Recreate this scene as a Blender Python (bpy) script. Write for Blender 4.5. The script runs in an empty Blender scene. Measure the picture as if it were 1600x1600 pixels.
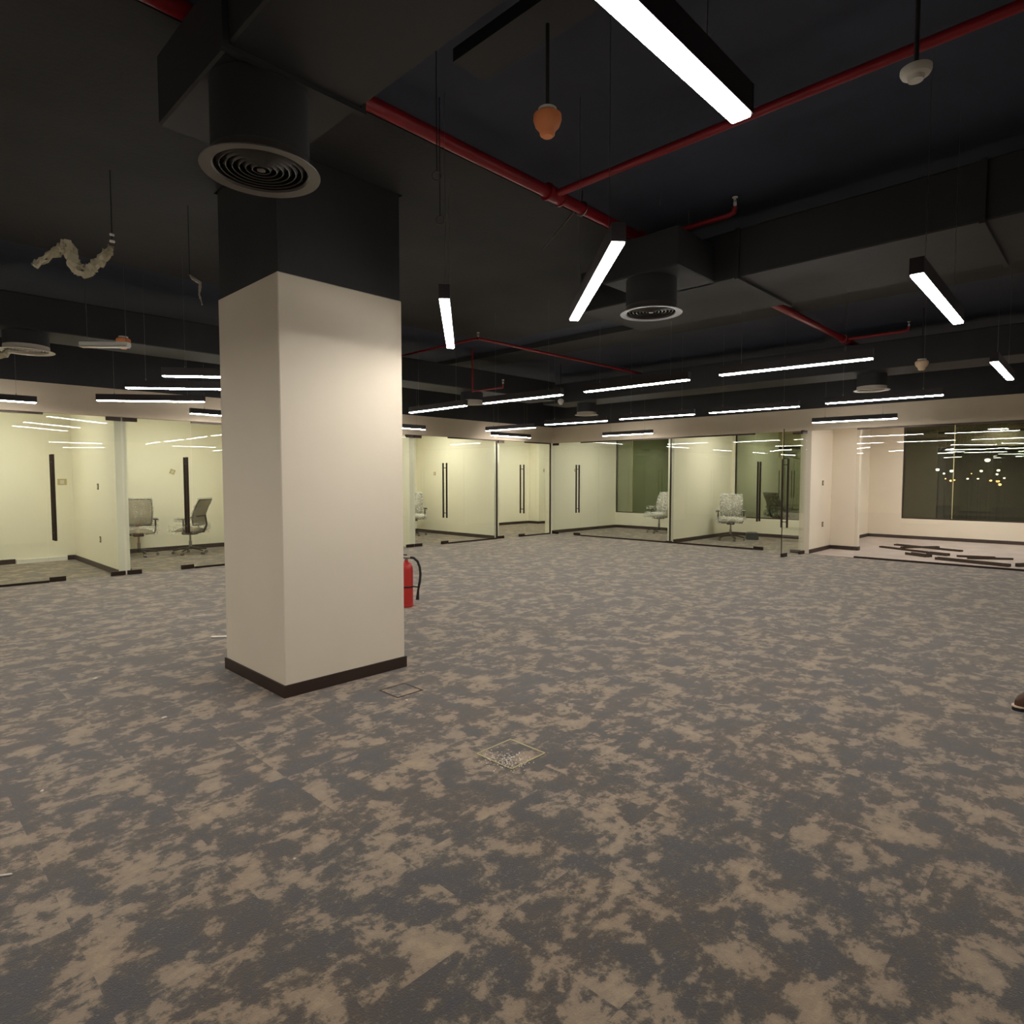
import bpy, bmesh, math, random
from mathutils import Vector, Matrix
C = bpy.context.scene.collection
scn = bpy.context.scene
PI = math.pi
def R(a): return math.radians(a)

# ------------------------------------------------------------------ camera
cam_d = bpy.data.cameras.new('camera'); cam = bpy.data.objects.new('camera', cam_d); C.objects.link(cam)
cam_d.sensor_width = 36; cam_d.sensor_fit = 'HORIZONTAL'; cam_d.lens = 36 * 988 / 1600
cam_d.clip_start = 0.05; cam_d.clip_end = 400
cam.location = (0, 0, 1.5)
cam.rotation_euler = (R(90 - 3.071), 0, R(44 - 90))
scn.camera = cam

# ------------------------------------------------------------------ world + exposure
w = bpy.data.worlds.new('night'); scn.world = w; w.use_nodes = True
w.node_tree.nodes['Background'].inputs[0].default_value = (0.75, 0.68, 0.42, 1)
w.node_tree.nodes['Background'].inputs[1].default_value = 0.022
vs = scn.view_settings
vs.view_transform = 'Standard'; vs.look = 'None'; vs.gamma = 1; vs.use_curve_mapping = False
vs.exposure = 0.0
LAMP_E = 69.0        # radiance of the pendant diffusers
OFFICE_E = 36.0      # radiance of the office ceiling panels

# ------------------------------------------------------------------ materials
def srgb(r, g, b):
    f = lambda c: (c/255/12.92) if c/255 <= 0.04045 else ((c/255 + 0.055)/1.055)**2.4
    return (f(r), f(g), f(b), 1)
def mat(name, col, rough=0.6, metal=0.0, bump=0, bscale=60, var=0.0, vscale=4, spec=0.5, sheen=0):
    m = bpy.data.materials.new(name); m.use_nodes = True
    nt = m.node_tree; n = nt.nodes; l = nt.links; b = n['Principled BSDF']
    b.inputs['Base Color'].default_value = col
    b.inputs['Roughness'].default_value = rough; b.inputs['Metallic'].default_value = metal
    b.inputs['Specular IOR Level'].default_value = spec
    if sheen: b.inputs['Sheen Weight'].default_value = sheen
    tc = n.new('ShaderNodeTexCoord')
    if var:
        t = n.new('ShaderNodeTexNoise'); t.inputs['Scale'].default_value = vscale; t.inputs['Detail'].default_value = 6
        l.new(tc.outputs['Object'], t.inputs['Vector'])
        r = n.new('ShaderNodeValToRGB'); r.color_ramp.elements[0].position = .3; r.color_ramp.elements[1].position = .7
        r.color_ramp.elements[0].color = tuple(c*(1-var) for c in col[:3]) + (1,)
        r.color_ramp.elements[1].color = tuple(min(1, c*(1+var)) for c in col[:3]) + (1,)
        l.new(t.outputs['Fac'], r.inputs['Fac']); l.new(r.outputs['Color'], b.inputs['Base Color'])
    if bump:
        t = n.new('ShaderNodeTexNoise'); t.inputs['Scale'].default_value = bscale; t.inputs['Detail'].default_value = 4
        l.new(tc.outputs['Object'], t.inputs['Vector'])
        u = n.new('ShaderNodeBump'); u.inputs['Strength'].default_value = bump; u.inputs['Distance'].default_value = 0.01
        l.new(t.outputs['Fac'], u.inputs['Height']); l.new(u.outputs['Normal'], b.inputs['Normal'])
    return m
def emis(name, col, e):
    m = bpy.data.materials.new(name); m.use_nodes = True
    nt = m.node_tree; nt.nodes.clear()
    o = nt.nodes.new('ShaderNodeOutputMaterial'); s = nt.nodes.new('ShaderNodeEmission')
    s.inputs[0].default_value = col; s.inputs[1].default_value = e
    nt.links.new(s.outputs[0], o.inputs[0]); return m
def glass(name, tint, ior, rough=0.0, gcol=(1, 1, 1, 1)):
    m = bpy.data.materials.new(name); m.use_nodes = True
    nt = m.node_tree; n = nt.nodes; l = nt.links; n.clear()
    o = n.new('ShaderNodeOutputMaterial'); t = n.new('ShaderNodeBsdfTransparent'); g = n.new('ShaderNodeBsdfGlossy')
    f = n.new('ShaderNodeFresnel'); mx = n.new('ShaderNodeMixShader')
    t.inputs[0].default_value = tint; g.inputs['Color'].default_value = gcol; g.inputs['Roughness'].default_value = rough
    ge = n.new('ShaderNodeNewGeometry'); io = n.new('ShaderNodeMix'); io.data_type = 'FLOAT'
    io.inputs[2].default_value = ior; io.inputs[3].default_value = 1/ior   # a pane's far face sees the same angle as its near face
    l.new(ge.outputs['Backfacing'], io.inputs[0]); l.new(io.outputs[0], f.inputs[0])
    l.new(f.outputs[0], mx.inputs[0]); l.new(t.outputs[0], mx.inputs[1]); l.new(g.outputs[0], mx.inputs[2])
    l.new(mx.outputs[0], o.inputs[0]); return m

M = {}
M['wall'] = mat('cream_wall_paint', srgb(224, 212, 190), 0.7, bump=.06, bscale=140, var=.02, vscale=1.5)
M['office_wall'] = mat('pale_office_paint', srgb(232, 227, 206), 0.65, bump=.05, bscale=140, var=.02, vscale=1.5)
M['bulkhead'] = mat('beige_bulkhead_paint', srgb(216, 200, 174), 0.75, bump=.05, bscale=140, var=.02)
M['black'] = mat('black_ceiling_paint', srgb(50, 50, 50), 0.8, bump=.3, bscale=30, var=.25, vscale=1.3)
M['duct'] = mat('black_duct_paint', srgb(40, 40, 41), 0.65, bump=.15, bscale=12, var=.2, vscale=1.5)
M['slab'] = mat('black_slab_paint', srgb(62, 68, 84), 0.85, bump=.4, bscale=8, var=.25, vscale=.8)
M['skirting'] = mat('dark_brown_skirting', srgb(52, 36, 28), 0.5, var=.1)
M['dark_metal'] = mat('dark_bronze_metal', srgb(58, 46, 38), 0.35, 0.6)
M['steel'] = mat('brushed_steel', srgb(150, 145, 138), 0.3, 1.0)
M['white_plastic'] = mat('white_plastic', srgb(225, 222, 214), 0.45)
M['orange'] = mat('orange_dust_cap', srgb(244, 150, 92), 0.45)
M['red'] = mat('red_pipe_paint', srgb(146, 20, 32), 0.4, bump=.1, bscale=40, var=.15, vscale=5)
M['red_ext'] = mat('red_extinguisher_enamel', srgb(196, 52, 46), 0.3)
M['rubber'] = mat('black_rubber', srgb(24, 22, 21), 0.6)
M['housing'] = mat('black_lamp_housing', srgb(36, 27, 27), 0.4)
M['diffgrey'] = mat('grey_diffuser_metal', srgb(84, 80, 76), 0.35, .5)
M['diffpale'] = mat('pale_diffuser_metal', srgb(205, 196, 180), 0.4, .1)
M['lamp'] = emis('lamp_diffuser_glow', (1.0, 0.965, 0.93, 1), LAMP_E)
M['panel'] = emis('office_panel_glow', (1.0, 0.975, 0.87, 1), OFFICE_E)
M['panel_warm'] = emis('bare_room_panel_glow', (1.0, 0.985, 0.97, 1), OFFICE_E*1.8)
M['mesh'] = mat('grey_chair_mesh', srgb(128, 118, 98), 0.8, bump=.5, bscale=220, var=.1)
M['chair_black'] = mat('dark_chair_plastic', srgb(62, 54, 44), 0.45)
M['concrete'] = mat('pale_screed', srgb(168, 154, 142), 0.85, bump=.2, bscale=25, var=.10, vscale=2.2)
M['plastic_dirty'] = mat('cream_polythene', srgb(205, 195, 165), 0.35, bump=.6, bscale=22)
M['boot'] = mat('brown_leather', srgb(78, 46, 20), 0.5, bump=.3, bscale=60, var=.15)
M['welt'] = mat('cream_welt', srgb(214, 190, 168), 0.6)
M['paper'] = mat('white_debris', srgb(225, 215, 200), 0.8)
M['beige'] = mat('beige_plate', srgb(182, 170, 120), 0.5)
M['brown'] = mat('brown_socket', srgb(74, 58, 42), 0.5)
M['glass'] = glass('clear_partition_glass', (0.975, 0.988, 0.955, 1), 1.36)
M['glass_clear'] = glass('low_iron_glass', (0.985, 0.985, 0.98, 1), 1.42)
M['window'] = glass('tinted_window_glass', (0.78, 0.77, 0.68, 1), 1.8, gcol=(.86, .95, .78, 1))
M['window_film'] = glass('mirror_film_window_glass', (0.5, 0.55, 0.42, 1), 4.2, gcol=(.88, .95, .78, 1))
M['glow_w'] = emis('white_floodlight', (0.95, 1.0, 0.82, 1), 14)
M['glow_o'] = emis('sodium_floodlight', (1.0, 0.58, 0.24, 1), 10)
M['ground'] = mat('night_ground', srgb(60, 56, 44), 0.9, var=.3, vscale=.05)
M['profile'] = mat('bronze_aluminium_offcut', srgb(66, 52, 38), 0.4, .5)
M['carton'] = mat('dark_grey_carton', srgb(70, 74, 72), 0.6)

def wrap_mat(name, lo, hi, col):
    m = bpy.data.materials.new(name); m.use_nodes = True
    nt = m.node_tree; n = nt.nodes; l = nt.links; n.clear()
    o = n.new('ShaderNodeOutputMaterial'); t = n.new('ShaderNodeBsdfTransparent'); p = n.new('ShaderNodeBsdfPrincipled')
    p.inputs['Base Color'].default_value = col; p.inputs['Roughness'].default_value = .2
    tc = n.new('ShaderNodeTexCoord'); ns = n.new('ShaderNodeTexNoise'); ns.inputs['Scale'].default_value = 7; ns.inputs['Detail'].default_value = 2
    ns.inputs['Distortion'].default_value = 2.5
    l.new(tc.outputs['Object'], ns.inputs['Vector'])
    # folds: bright ridges where the noise crosses its middle value
    sub = n.new('ShaderNodeMath'); sub.operation = 'SUBTRACT'; sub.inputs[1].default_value = .5; l.new(ns.outputs['Fac'], sub.inputs[0])
    ab = n.new('ShaderNodeMath'); ab.operation = 'ABSOLUTE'; l.new(sub.outputs[0], ab.inputs[0])
    r = n.new('ShaderNodeValToRGB'); r.color_ramp.elements[0].position = .0; r.color_ramp.elements[1].position = .05
    r.color_ramp.elements[0].color = (hi, hi, hi, 1); r.color_ramp.elements[1].color = (lo, lo, lo, 1)
    b = n.new('ShaderNodeBump'); b.inputs['Strength'].default_value = .9; b.inputs['Distance'].default_value = .03
    l.new(ns.outputs['Fac'], b.inputs['Height']); l.new(b.outputs[0], p.inputs['Normal'])
    mx = n.new('ShaderNodeMixShader'); l.new(ab.outputs[0], r.inputs[0]); l.new(r.outputs[0], mx.inputs[0])
    l.new(t.outputs[0], mx.inputs[1]); l.new(p.outputs[0], mx.inputs[2]); l.new(mx.outputs[0], o.inputs[0]); return m
M['wrap'] = wrap_mat('crumpled_polythene_wrap', .25, .70, (.86, .86, .78, 1))
M['wrap_thin'] = wrap_mat('thin_polythene_wrap', .10, .45, (.80, .76, .64, 1))

def carpet_mat():
    m = bpy.data.materials.new('camouflage_tile_carpet'); m.use_nodes = True
    nt = m.node_tree; n = nt.nodes; l = nt.links; b = n['Principled BSDF']
    b.inputs['Roughness'].default_value = .95; b.inputs['Specular IOR Level'].default_value = .15
    b.inputs['Sheen Weight'].default_value = .42; b.inputs['Sheen Tint'].default_value = (1.0, .92, .84, 1); b.inputs['Sheen Roughness'].default_value = .55
    tc = n.new('ShaderNodeTexCoord')
    def vm(op, a, bb=None):
        v = n.new('ShaderNodeVectorMath'); v.operation = op
        if isinstance(a, tuple): v.inputs[0].default_value = a
        else: l.new(a, v.inputs[0])
        if bb is not None:
            if isinstance(bb, tuple): v.inputs[1].default_value = bb
            else: l.new(bb, v.inputs[1])
        return v.outputs[0]
    def mt(op, a, bb=0.0, c=None):
        v = n.new('ShaderNodeMath'); v.operation = op
        for i, x in enumerate((a, bb) if c is None else (a, bb, c)):
            if isinstance(x, (int, float)): v.inputs[i].default_value = x
            else: l.new(x, v.inputs[i])
        return v.outputs[0]
    P = tc.outputs['Object']
    cell = vm('FLOOR', vm('MULTIPLY', vm('ADD', P, (.06, .03, 0)), (2.0, 2.0, 0)))
    wn = n.new('ShaderNodeTexWhiteNoise'); wn.noise_dimensions = '3D'; l.new(cell, wn.inputs['Vector'])
    off = vm('MULTIPLY', wn.outputs['Color'], (1.3, 1.3, 0))
    Q = vm('ADD', P, off)
    def noise(vec, s, d, rough=.6, dist=0):
        t = n.new('ShaderNodeTexNoise'); t.inputs['Scale'].default_value = s; t.inputs['Detail'].default_value = d
        t.inputs['Roughness'].default_value = rough; t.inputs['Distortion'].default_value = dist
        l.new(vec, t.inputs['Vector']); return t.outputs['Fac']
    big = noise(vm('MULTIPLY', Q, (1.0, .72, 1)), 4.8, 8, .66, .25)
    fine = noise(vm('MULTIPLY', P, (1.0, 1.0, 1)), 30, 4, .7, .3)
    sp = noise(vm('MULTIPLY', Q, (.8, 1.4, 1)), 11, 5, .65, .2)
    cont = noise(vm('MULTIPLY', P, (.8, 1.0, 1)), 6.4, 8, .68, .3)
    v = mt('ADD', mt('ADD', mt('MULTIPLY', big, .36), mt('MULTIPLY', cont, .40)), mt('ADD', mt('MULTIPLY', sp, .20), mt('MULTIPLY', fine, .12)))
    r = n.new('ShaderNodeValToRGB'); cr = r.color_ramp; cr.interpolation = 'EASE'
    cr.elements[0].position = .44; cr.elements[0].color = srgb(58, 59, 62)
    cr.elements[1].position = .66; cr.elements[1].color = srgb(158, 137, 110)
    for p_, c_ in ((.51, srgb(66, 61, 58)), (.535, srgb(74, 66, 57)), (.552, srgb(98, 86, 73)), (.575, srgb(138, 119, 98))):
        e = cr.elements.new(p_); e.color = c_
    l.new(v, r.inputs[0])
    # slow drift between slate-blue and brown in the dark yarn
    dr = n.new('ShaderNodeValToRGB'); dr.color_ramp.elements[0].position = .46; dr.color_ramp.elements[1].position = .56
    dr.color_ramp.elements[0].color = (.93, 1.0, 1.10, 1); dr.color_ramp.elements[1].color = (1.02, .985, .95, 1)
    l.new(noise(P, 1.9, 4, .6, .3), dr.inputs[0])
    dm = n.new('ShaderNodeMix'); dm.data_type = 'RGBA'; dm.blend_type = 'MULTIPLY'
    dk = n.new('ShaderNodeValToRGB'); dk.color_ramp.elements[0].position = .52; dk.color_ramp.elements[1].position = .57
    dk.color_ramp.elements[0].color = (1, 1, 1, 1); dk.color_ramp.elements[1].color = (.25, .25, .25, 1)
    l.new(v, dk.inputs[0]); l.new(dk.outputs[0], dm.inputs['Factor']); l.new(r.outputs[0], dm.inputs[6]); l.new(dr.outputs[0], dm.inputs[7])
    r = dm
    # pale flecks
    f2 = noise(vm('MULTIPLY', P, (1, 1, 1)), 70, 3, .7)
    r2 = n.new('ShaderNodeValToRGB'); r2.color_ramp.elements[0].position = .57; r2.color_ramp.elements[1].position = .66
    r2.color_ramp.elements[0].color = (0, 0, 0, 1); r2.color_ramp.elements[1].color = (.55, .55, .55, 1)
    l.new(mt('ADD', mt('MULTIPLY', f2, .75), mt('MULTIPLY', sp, .27)), r2.inputs[0])
    mx = n.new('ShaderNodeMix'); mx.data_type = 'RGBA'
    l.new(r2.outputs[0], mx.inputs['Factor']); l.new(r.outputs[2], mx.inputs[6]); mx.inputs[7].default_value = srgb(128, 122, 118)
    l.new(mx.outputs[2], b.inputs['Base Color'])
    bp = n.new('ShaderNodeBump'); bp.inputs['Strength'].default_value = .5; bp.inputs['Distance'].default_value = .006
    l.new(noise(P, 160, 3, .7), bp.inputs['Height']); l.new(bp.outputs[0], b.inputs['Normal'])
    return m
M['carpet'] = carpet_mat()

# ------------------------------------------------------------------ mesh helpers
class MB:
    def __init__(s): s.bm = bmesh.new()
    def box(s, x0, x1, y0, y1, z0, z1, rot=None, c=None):
        vs_ = [s.bm.verts.new((x, y, z)) for x in (x0, x1) for y in (y0, y1) for z in (z0, z1)]
        for f in ((0,1,3,2), (4,6,7,5), (0,4,5,1), (2,3,7,6), (0,2,6,4), (1,5,7,3)): s.bm.faces.new([vs_[i] for i in f])
        if rot is not None: bmesh.ops.rotate(s.bm, verts=vs_, cent=c or (0, 0, 0), matrix=rot)
        return vs_
    def rbox(s, x0, x1, y0, y1, z0, z1, b=.01, seg=2):
        v = s.box(x0, x1, y0, y1, z0, z1)
        es = {e for q in v for e in q.link_edges}
        bmesh.ops.bevel(s.bm, geom=list(es), offset=b, segments=seg, affect='EDGES', profile=.5); return s
    def tube(s, pts, r, seg=10, cap=True, closed=False):
        pts = [Vector(p) for p in pts]; n = len(pts); rings = []
        rr = r if isinstance(r, (list, tuple)) else [r]*n
        prev = None
        for i, p in enumerate(pts):
            if closed: t = pts[(i+1) % n] - pts[i-1]
            else: t = (pts[min(i+1, n-1)] - pts[max(i-1, 0)])
            t = t.normalized() if t.length > 1e-9 else Vector((0, 0, 1))
            a = prev if prev is not None else (Vector((0, 0, 1)) if abs(t.z) < .9 else Vector((1, 0, 0)))
            u = (a - t*a.dot(t)).normalized(); v = t.cross(u); prev = u
            rings.append([s.bm.verts.new(p + (u*math.cos(2*PI*k/seg) + v*math.sin(2*PI*k/seg))*rr[i]) for k in range(seg)])
        m = n if closed else n-1
        for i in range(m):
            A, B = rings[i], rings[(i+1) % n]
            for k in range(seg): s.bm.faces.new((A[k], A[(k+1) % seg], B[(k+1) % seg], B[k]))
        if cap and not closed: s.bm.faces.new(rings[0][::-1]); s.bm.faces.new(rings[-1])
        return s
    def lathe(s, prof, c=(0, 0, 0), seg=32, ex=1.0, ey=1.0):
        rings = []
        for (r, z) in prof:
            if r < 1e-6: rings.append([s.bm.verts.new((c[0], c[1], c[2]+z))])
            else: rings.append([s.bm.verts.new((c[0]+r*ex*math.cos(2*PI*k/seg), c[1]+r*ey*math.sin(2*PI*k/seg), c[2]+z)) for k in range(seg)])
        for A, B in zip(rings, rings[1:]):
            for k in range(seg):
                k2 = (k+1) % seg
                if len(A) == 1 and len(B) == 1: continue
                if len(A) == 1: s.bm.faces.new((A[0], B[k2], B[k]))
                elif len(B) == 1: s.bm.faces.new((A[k], A[k2], B[0]))
                else: s.bm.faces.new((A[k], A[k2], B[k2], B[k]))
        return s
    def grid(s, fn, nu, nv):
        g = [[s.bm.verts.new(fn(i/(nu-1), j/(nv-1))) for j in range(nv)] for i in range(nu)]
        for i in range(nu-1):
            for j in range(nv-1): s.bm.faces.new((g[i][j], g[i+1][j], g[i+1][j+1], g[i][j+1]))
        return s
    def done(s, name, m, parent=None, smooth=False, solid=0):
        bmesh.ops.recalc_face_normals(s.bm, faces=s.bm.faces)
        me = bpy.data.meshes.new(name); s.bm.to_mesh(me); s.bm.free()
        o = bpy.data.objects.new(name, me); C.objects.link(o)
        me.materials.append(M[m] if isinstance(m, str) else m)
        if smooth:
            for p in me.polygons: p.use_smooth = True
            try: me.set_sharp_from_angle(angle=R(35))
            except Exception: pass
        if solid:
            md = o.modifiers.new('solid', 'SOLIDIFY'); md.thickness = solid; md.offset = 0
        if parent is not None: o.parent = parent
        return o
def tag(o, label, cat, group=None, kind=None):
    o['label'] = label; o['category'] = cat
    if group: o['group'] = group
    if kind: o['kind'] = kind
    return o
def thing(name, label, cat, loc=(0, 0, 0), rz=0, group=None, kind=None):
    o = bpy.data.objects.new(name, None); C.objects.link(o); o.empty_display_size = .1
    o.location = loc; o.rotation_euler = (0, 0, rz)
    return tag(o, label, cat, group, kind)
def dup(root, loc, rz, label, group=None):
    r = root.copy(); C.objects.link(r); r.location = loc; r.rotation_euler = (0, 0, rz); r['label'] = label
    if group: r['group'] = group
    for ch in list(root.children):
        c = ch.copy(); C.objects.link(c); c.parent = r
        for g in ch.children:
            d = g.copy(); C.objects.link(d); d.parent = c
    return r
def struct(name, boxes, m, label, cat='wall'):
    b = MB()
    for q in boxes: b.box(*q)
    o = b.done(name, m); tag(o, label, cat, kind='structure'); return o
def offs(root, loc, boxes): return boxes

# ------------------------------------------------------------------ the setting
GA, GB = 11.05, 13.0            # glazing planes: left facade Y, right facade X
HT, BT, CT = 2.43, 2.845, 3.74  # glass head, bulkhead top, slab
struct('floor', [(-5, 16.2, -5, 14.4, -.15, 0)], 'carpet', 'grey and taupe camouflage-patterned tile carpet of the open office', 'floor')
struct('floor', [(13.02, 18.2, -5, 4.68, -.02, .006)], 'concrete', 'pale bare screed floor behind the glass of the large far right room', 'floor')
struct('ceiling', [(-5, 13, -5, 11.0, CT, CT+.15)], 'slab', 'black painted concrete slab high above the open office', 'ceiling')
# facade on the left
struct('wall_left_bulkhead', [(-.15, 12.95, 11.0, 11.14, HT, BT)], 'bulkhead', 'beige bulkhead above the left row of glass offices')
struct('wall_left_upper', [(-5, 12.95, 11.01, 11.14, BT, CT)], 'black', 'black wall above the left beige bulkhead')
struct('wall_left_end', [(-5, -.15, 11.0, 11.14, 0, BT)], 'wall', 'cream wall left of the first glass office')
struct('wall_left_rear', [(-.15, 2.82, 13.9, 14.3, 0, 2.9), (2.82, 16.05, 14.2, 14.3, 0, 2.9)], 'office_wall', 'pale back wall of the left row of offices')
struct('wall_partition_1', [(-.15, 0, 11.1, 13.9, 0, 2.9)], 'office_wall', 'pale side wall of the leftmost office')
struct('wall_partition_2', [(2.76, 2.92, 11.1, 14.2, 0, 2.9)], 'office_wall', 'pale partition between the first and second office from the left')
struct('wall_partition_3', [(5.58, 5.72, 11.1, 14.2, 0, 2.9)], 'office_wall', 'pale partition hidden behind the square column')
struct('wall_partition_4', [(8.30, 8.45, 11.1, 14.2, 0, 2.9)], 'office_wall', 'pale partition just right of the square column')
struct('wall_partition_5', [(10.87, 11.03, 11.1, 14.2, 0, 2.9)], 'office_wall', 'pale partition left of the corner office')
struct('wall_partition_6', [(13.05, 16.05, 11.1, 11.24, 0, 2.9), (12.93, 13.05, 11.1, 11.24, 0, 2.9)], 'office_wall', 'pale partition running back from the inner corner of the two glass fronts')
struct('wall_pilaster', [(15.5, 16.05, 13.75, 14.2, 0, 2.9)], 'office_wall', 'pale boxed pilaster in the back corner of the corner office')
# facade on the right
struct('wall_right_bulkhead', [(12.95, 13.09, -5, 11.14, HT, BT)], 'bulkhead', 'beige bulkhead above the right row of glass offices')
struct('wall_right_upper', [(12.96, 13.09, -5, 11.14, BT, CT)], 'black', 'black wall above the right beige bulkhead')
struct('wall_partition_7', [(13.05, 16.05, 7.43, 7.58, 0, 2.9)], 'office_wall', 'pale partition between the two offices of the right row')
struct('wall_partition_8', [(13.05, 14.3, 4.43, 4.63, 0, 2.9), (14.42, 18.1, 4.68, 4.83, 0, 2.9)], 'wall', 'cream partition beside the open glass door')
struct('wall_stub', [(14.3, 14.42, 3.9, 4.83, 0, 2.9)], 'wall', 'cream wall stub standing behind the open glass door')
struct('wall_office_rear', [(16.05, 16.2, 4.83, 7.43, 0, .46), (16.05, 16.2, 7.43, 9.3, 0, .46), (16.05, 16.2, 9.3, 11.24, 0, .46),
                            (16.05, 16.2, 4.83, 4.95, .46, 2.9), (16.05, 16.2, 7.36, 7.66, .46, 2.9), (16.05, 16.2, 11.14, 11.3, .46, 2.9),
                            (16.05, 16.2, 11.24, 14.3, 0, .46), (16.05, 16.2, 14.03, 14.3, .46, 2.9), (16.05, 16.2, 4.83, 14.3, 2.75, 2.9)],
       'office_wall', 'pale window wall behind the right row of offices')
struct('wall_right_rear', [(18.0, 18.15, -5, 4.68, 0, .5), (18.0, 18.15, 3.94, 4.68, .5, 2.9), (18.0, 18.15, -5, 4.68, 2.8, 2.9)], 'wall',
       'cream window wall of the large far right room')
struct('wall_back', [(-5, -4.85, -5, 11, 0, BT)], 'wall', 'cream wall behind the viewer')
struct('wall_back_upper', [(-5, -4.86, -5, 11, BT, CT)], 'black', 'black wall above the rear cream wall')
struct('wall_right_end', [(-5, 18, -5, -4.85, 0, BT)], 'wall', 'cream wall at the right end of the open office')
struct('wall_right_end_upper', [(-5, 13, -5, -4.86, BT, CT)], 'black', 'black wall above the right end wall')
struct('ceiling', [(-.15, 16.2, 11.14, 14.3, 2.9, 3.0), (13.09, 16.2, 4.83, 11.14, 2.9, 3.0)], 'office_wall', 'pale plaster ceiling of the glass offices', 'ceiling')
struct('ceiling', [(13.09, 18.15, -5, 4.83, 2.9, 3.0)], 'wall', 'cream plaster ceiling of the large far right room', 'ceiling')

SK = .085
def skirt(name, boxes, label, z=0):
    b = MB()
    for q in boxes: b.box(*q, z, z+SK)
    tag(b.done(name, 'skirting'), label, 'baseboard', kind='structure')
skirt('baseboard_office_1', [(0, 1.88, 13.885, 13.9), (2.64, 2.76, 13.885, 13.9), (2.745, 2.76, 11.1, 13.9)], 'dark brown baseboard in the leftmost office')
skirt('baseboard_office_2', [(2.92, 5.58, 14.185, 14.2), (2.92, 2.935, 11.1, 14.2), (5.565, 5.58, 11.1, 14.2)], 'dark brown baseboard behind the two swivel chairs')
skirt('baseboard_office_3', [(8.45, 10.87, 14.185, 14.2), (10.855, 10.87, 11.1, 14.2), (5.72, 8.3, 14.185, 14.2)], 'dark brown baseboard just right of the square column')
skirt('baseboard_office_4', [(11.03, 15.5, 14.185, 14.2), (15.5, 16.05, 13.735, 13.75), (15.485, 15.5, 13.75, 14.2), (13, 16.05, 11.24, 11.255), (16.035, 16.05, 11.24, 13.75)], 'dark brown baseboard in the corner office')
skirt('baseboard_office_5', [(13.05, 16.05, 11.085, 11.1), (16.035, 16.05, 7.58, 11.1), (13.1, 16.05, 7.58, 7.595)], 'dark brown baseboard in the first office of the right row')
skirt('baseboard_office_6', [(13.05, 16.05, 7.415, 7.43), (16.035, 16.05, 4.9, 7.43)], 'dark brown baseboard in the second office of the right row')
skirt('baseboard_right', [(13.05, 14.3, 4.415, 4.43), (14.285, 14.3, 3.9, 4.43), (14.285, 14.435, 3.885, 3.9), (14.42, 18.0, 4.665, 4.68), (17.985, 18, -5, 4.68)], 'dark brown baseboard in the large far right room')

solid_ = MB(); solid_.box(1.89, 2.63, 13.84, 13.9, 0, .07); tag(solid_.done('trim_1', 'white_plastic'), 'pale plinth strip at the foot of the back wall in the leftmost office', 'plinth', kind='structure')
# windows
def window(n, x, y0, y1, z0, z1, mull, label, frame='dark_metal', gm='window_film'):
    t = thing('window_%d' % n, label, 'window', (x, (y0+y1)/2, z0), 0, kind='structure')
    h = (y1-y0)/2; H = z1-z0
    edges = [-h] + [m-(y0+y1)/2 for m in mull] + [h]
    for a, b_ in zip(edges, edges[1:]):
        p = MB(); p.box(.05, .056, a+.004, b_-.004, .01, H-.01); p.done('pane', gm, t)
    f = MB()
    f.box(.03, .09, -h, -h+.03, 0, H); f.box(.03, .09, h-.03, h, 0, H); f.box(.03, .09, -h, h, 0, .03); f.box(.03, .09, -h, h, H-.03, H)
    f.done('window_frame', frame, t)
    for m in edges[1:-1]:
        q = MB(); q.box(.04, .062, m-.008, m+.008, 0.03, H-.03); q.done('mullion', 'beige', t)
    return t
window(1, 18.0, -5, 3.94, .5, 2.8, [2.9, 1.0, -1.0, -3.0], 'wide dark night window of the large far right room, city lights beyond', gm='window')
window(2, 16.05, 4.95, 7.36, .46, 2.75, [6.15], 'dark tinted window behind the wrapped chair of the second right office')
window(3, 16.05, 7.66, 11.14, .46, 2.75, [10.55, 9.1], 'dark tinted window of the first office right of the corner')
window(4, 16.05, 11.3, 14.03, .46, 2.75, [13.0], 'narrow sliver of dark window seen in the corner office')

# ------------------------------------------------------------------ square column
t = thing('column', 'large square cream column with black top standing in the open office', 'column', (2.48, 4.555, 0))
hx, hy = .5, .49
b = MB(); b.rbox(-hx, hx, -hy, hy, 0, 2.865, .006, 1); b.done('shaft', 'wall', t)
b = MB(); b.box(-hx+.01, hx-.01, -hy+.01, hy-.01, 2.866, CT); b.done('upper_shaft', 'black', t)['label'] = 'black painted upper part'
b = MB()
for q in ((-hx-.012, hx+.012, -hy-.012, -hy), (-hx-.012, hx+.012, hy, hy+.012), (-hx-.012, -hx, -hy, hy), (hx, hx+.012, -hy, hy)): b.box(*q, 0, SK)
b.done('baseboard', 'skirting', t)

# ------------------------------------------------------------------ glass fronts
def place(root, axis, a, plane):
    if axis == 'A': root.location = (a, plane, 0); root.rotation_euler = (0, 0, 0)
    else: root.location = (plane, a, 0); root.rotation_euler = (0, 0, -PI/2)   # local +x runs towards -Y (right in view)
def fixed(axis, a, width, label, plane, gm='glass', chan=''):
    t = thing('glass_partition', label, 'glass partition'); place(t, axis, a, plane)
    b = MB(); b.box(0.002, width-.002, -.006, .006, .012, HT-.012); b.done('pane', gm, t)
    b = MB(); b.box(0, width, -.014, .014, 0.001, .034); b.done('bottom_rail', 'dark_metal', t)
    b = MB(); b.box(0, width, -.014, .014, HT-.03, HT-.001); b.done('top_rail', 'dark_metal', t)
    for c_ in chan:
        x0 = 0 if c_ == 'L' else width-.028
        b = MB(); b.box(x0, x0+.028, -.015, .015, .035, HT-.031); b.done('wall_channel', 'dark_metal', t)
    return t
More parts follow.
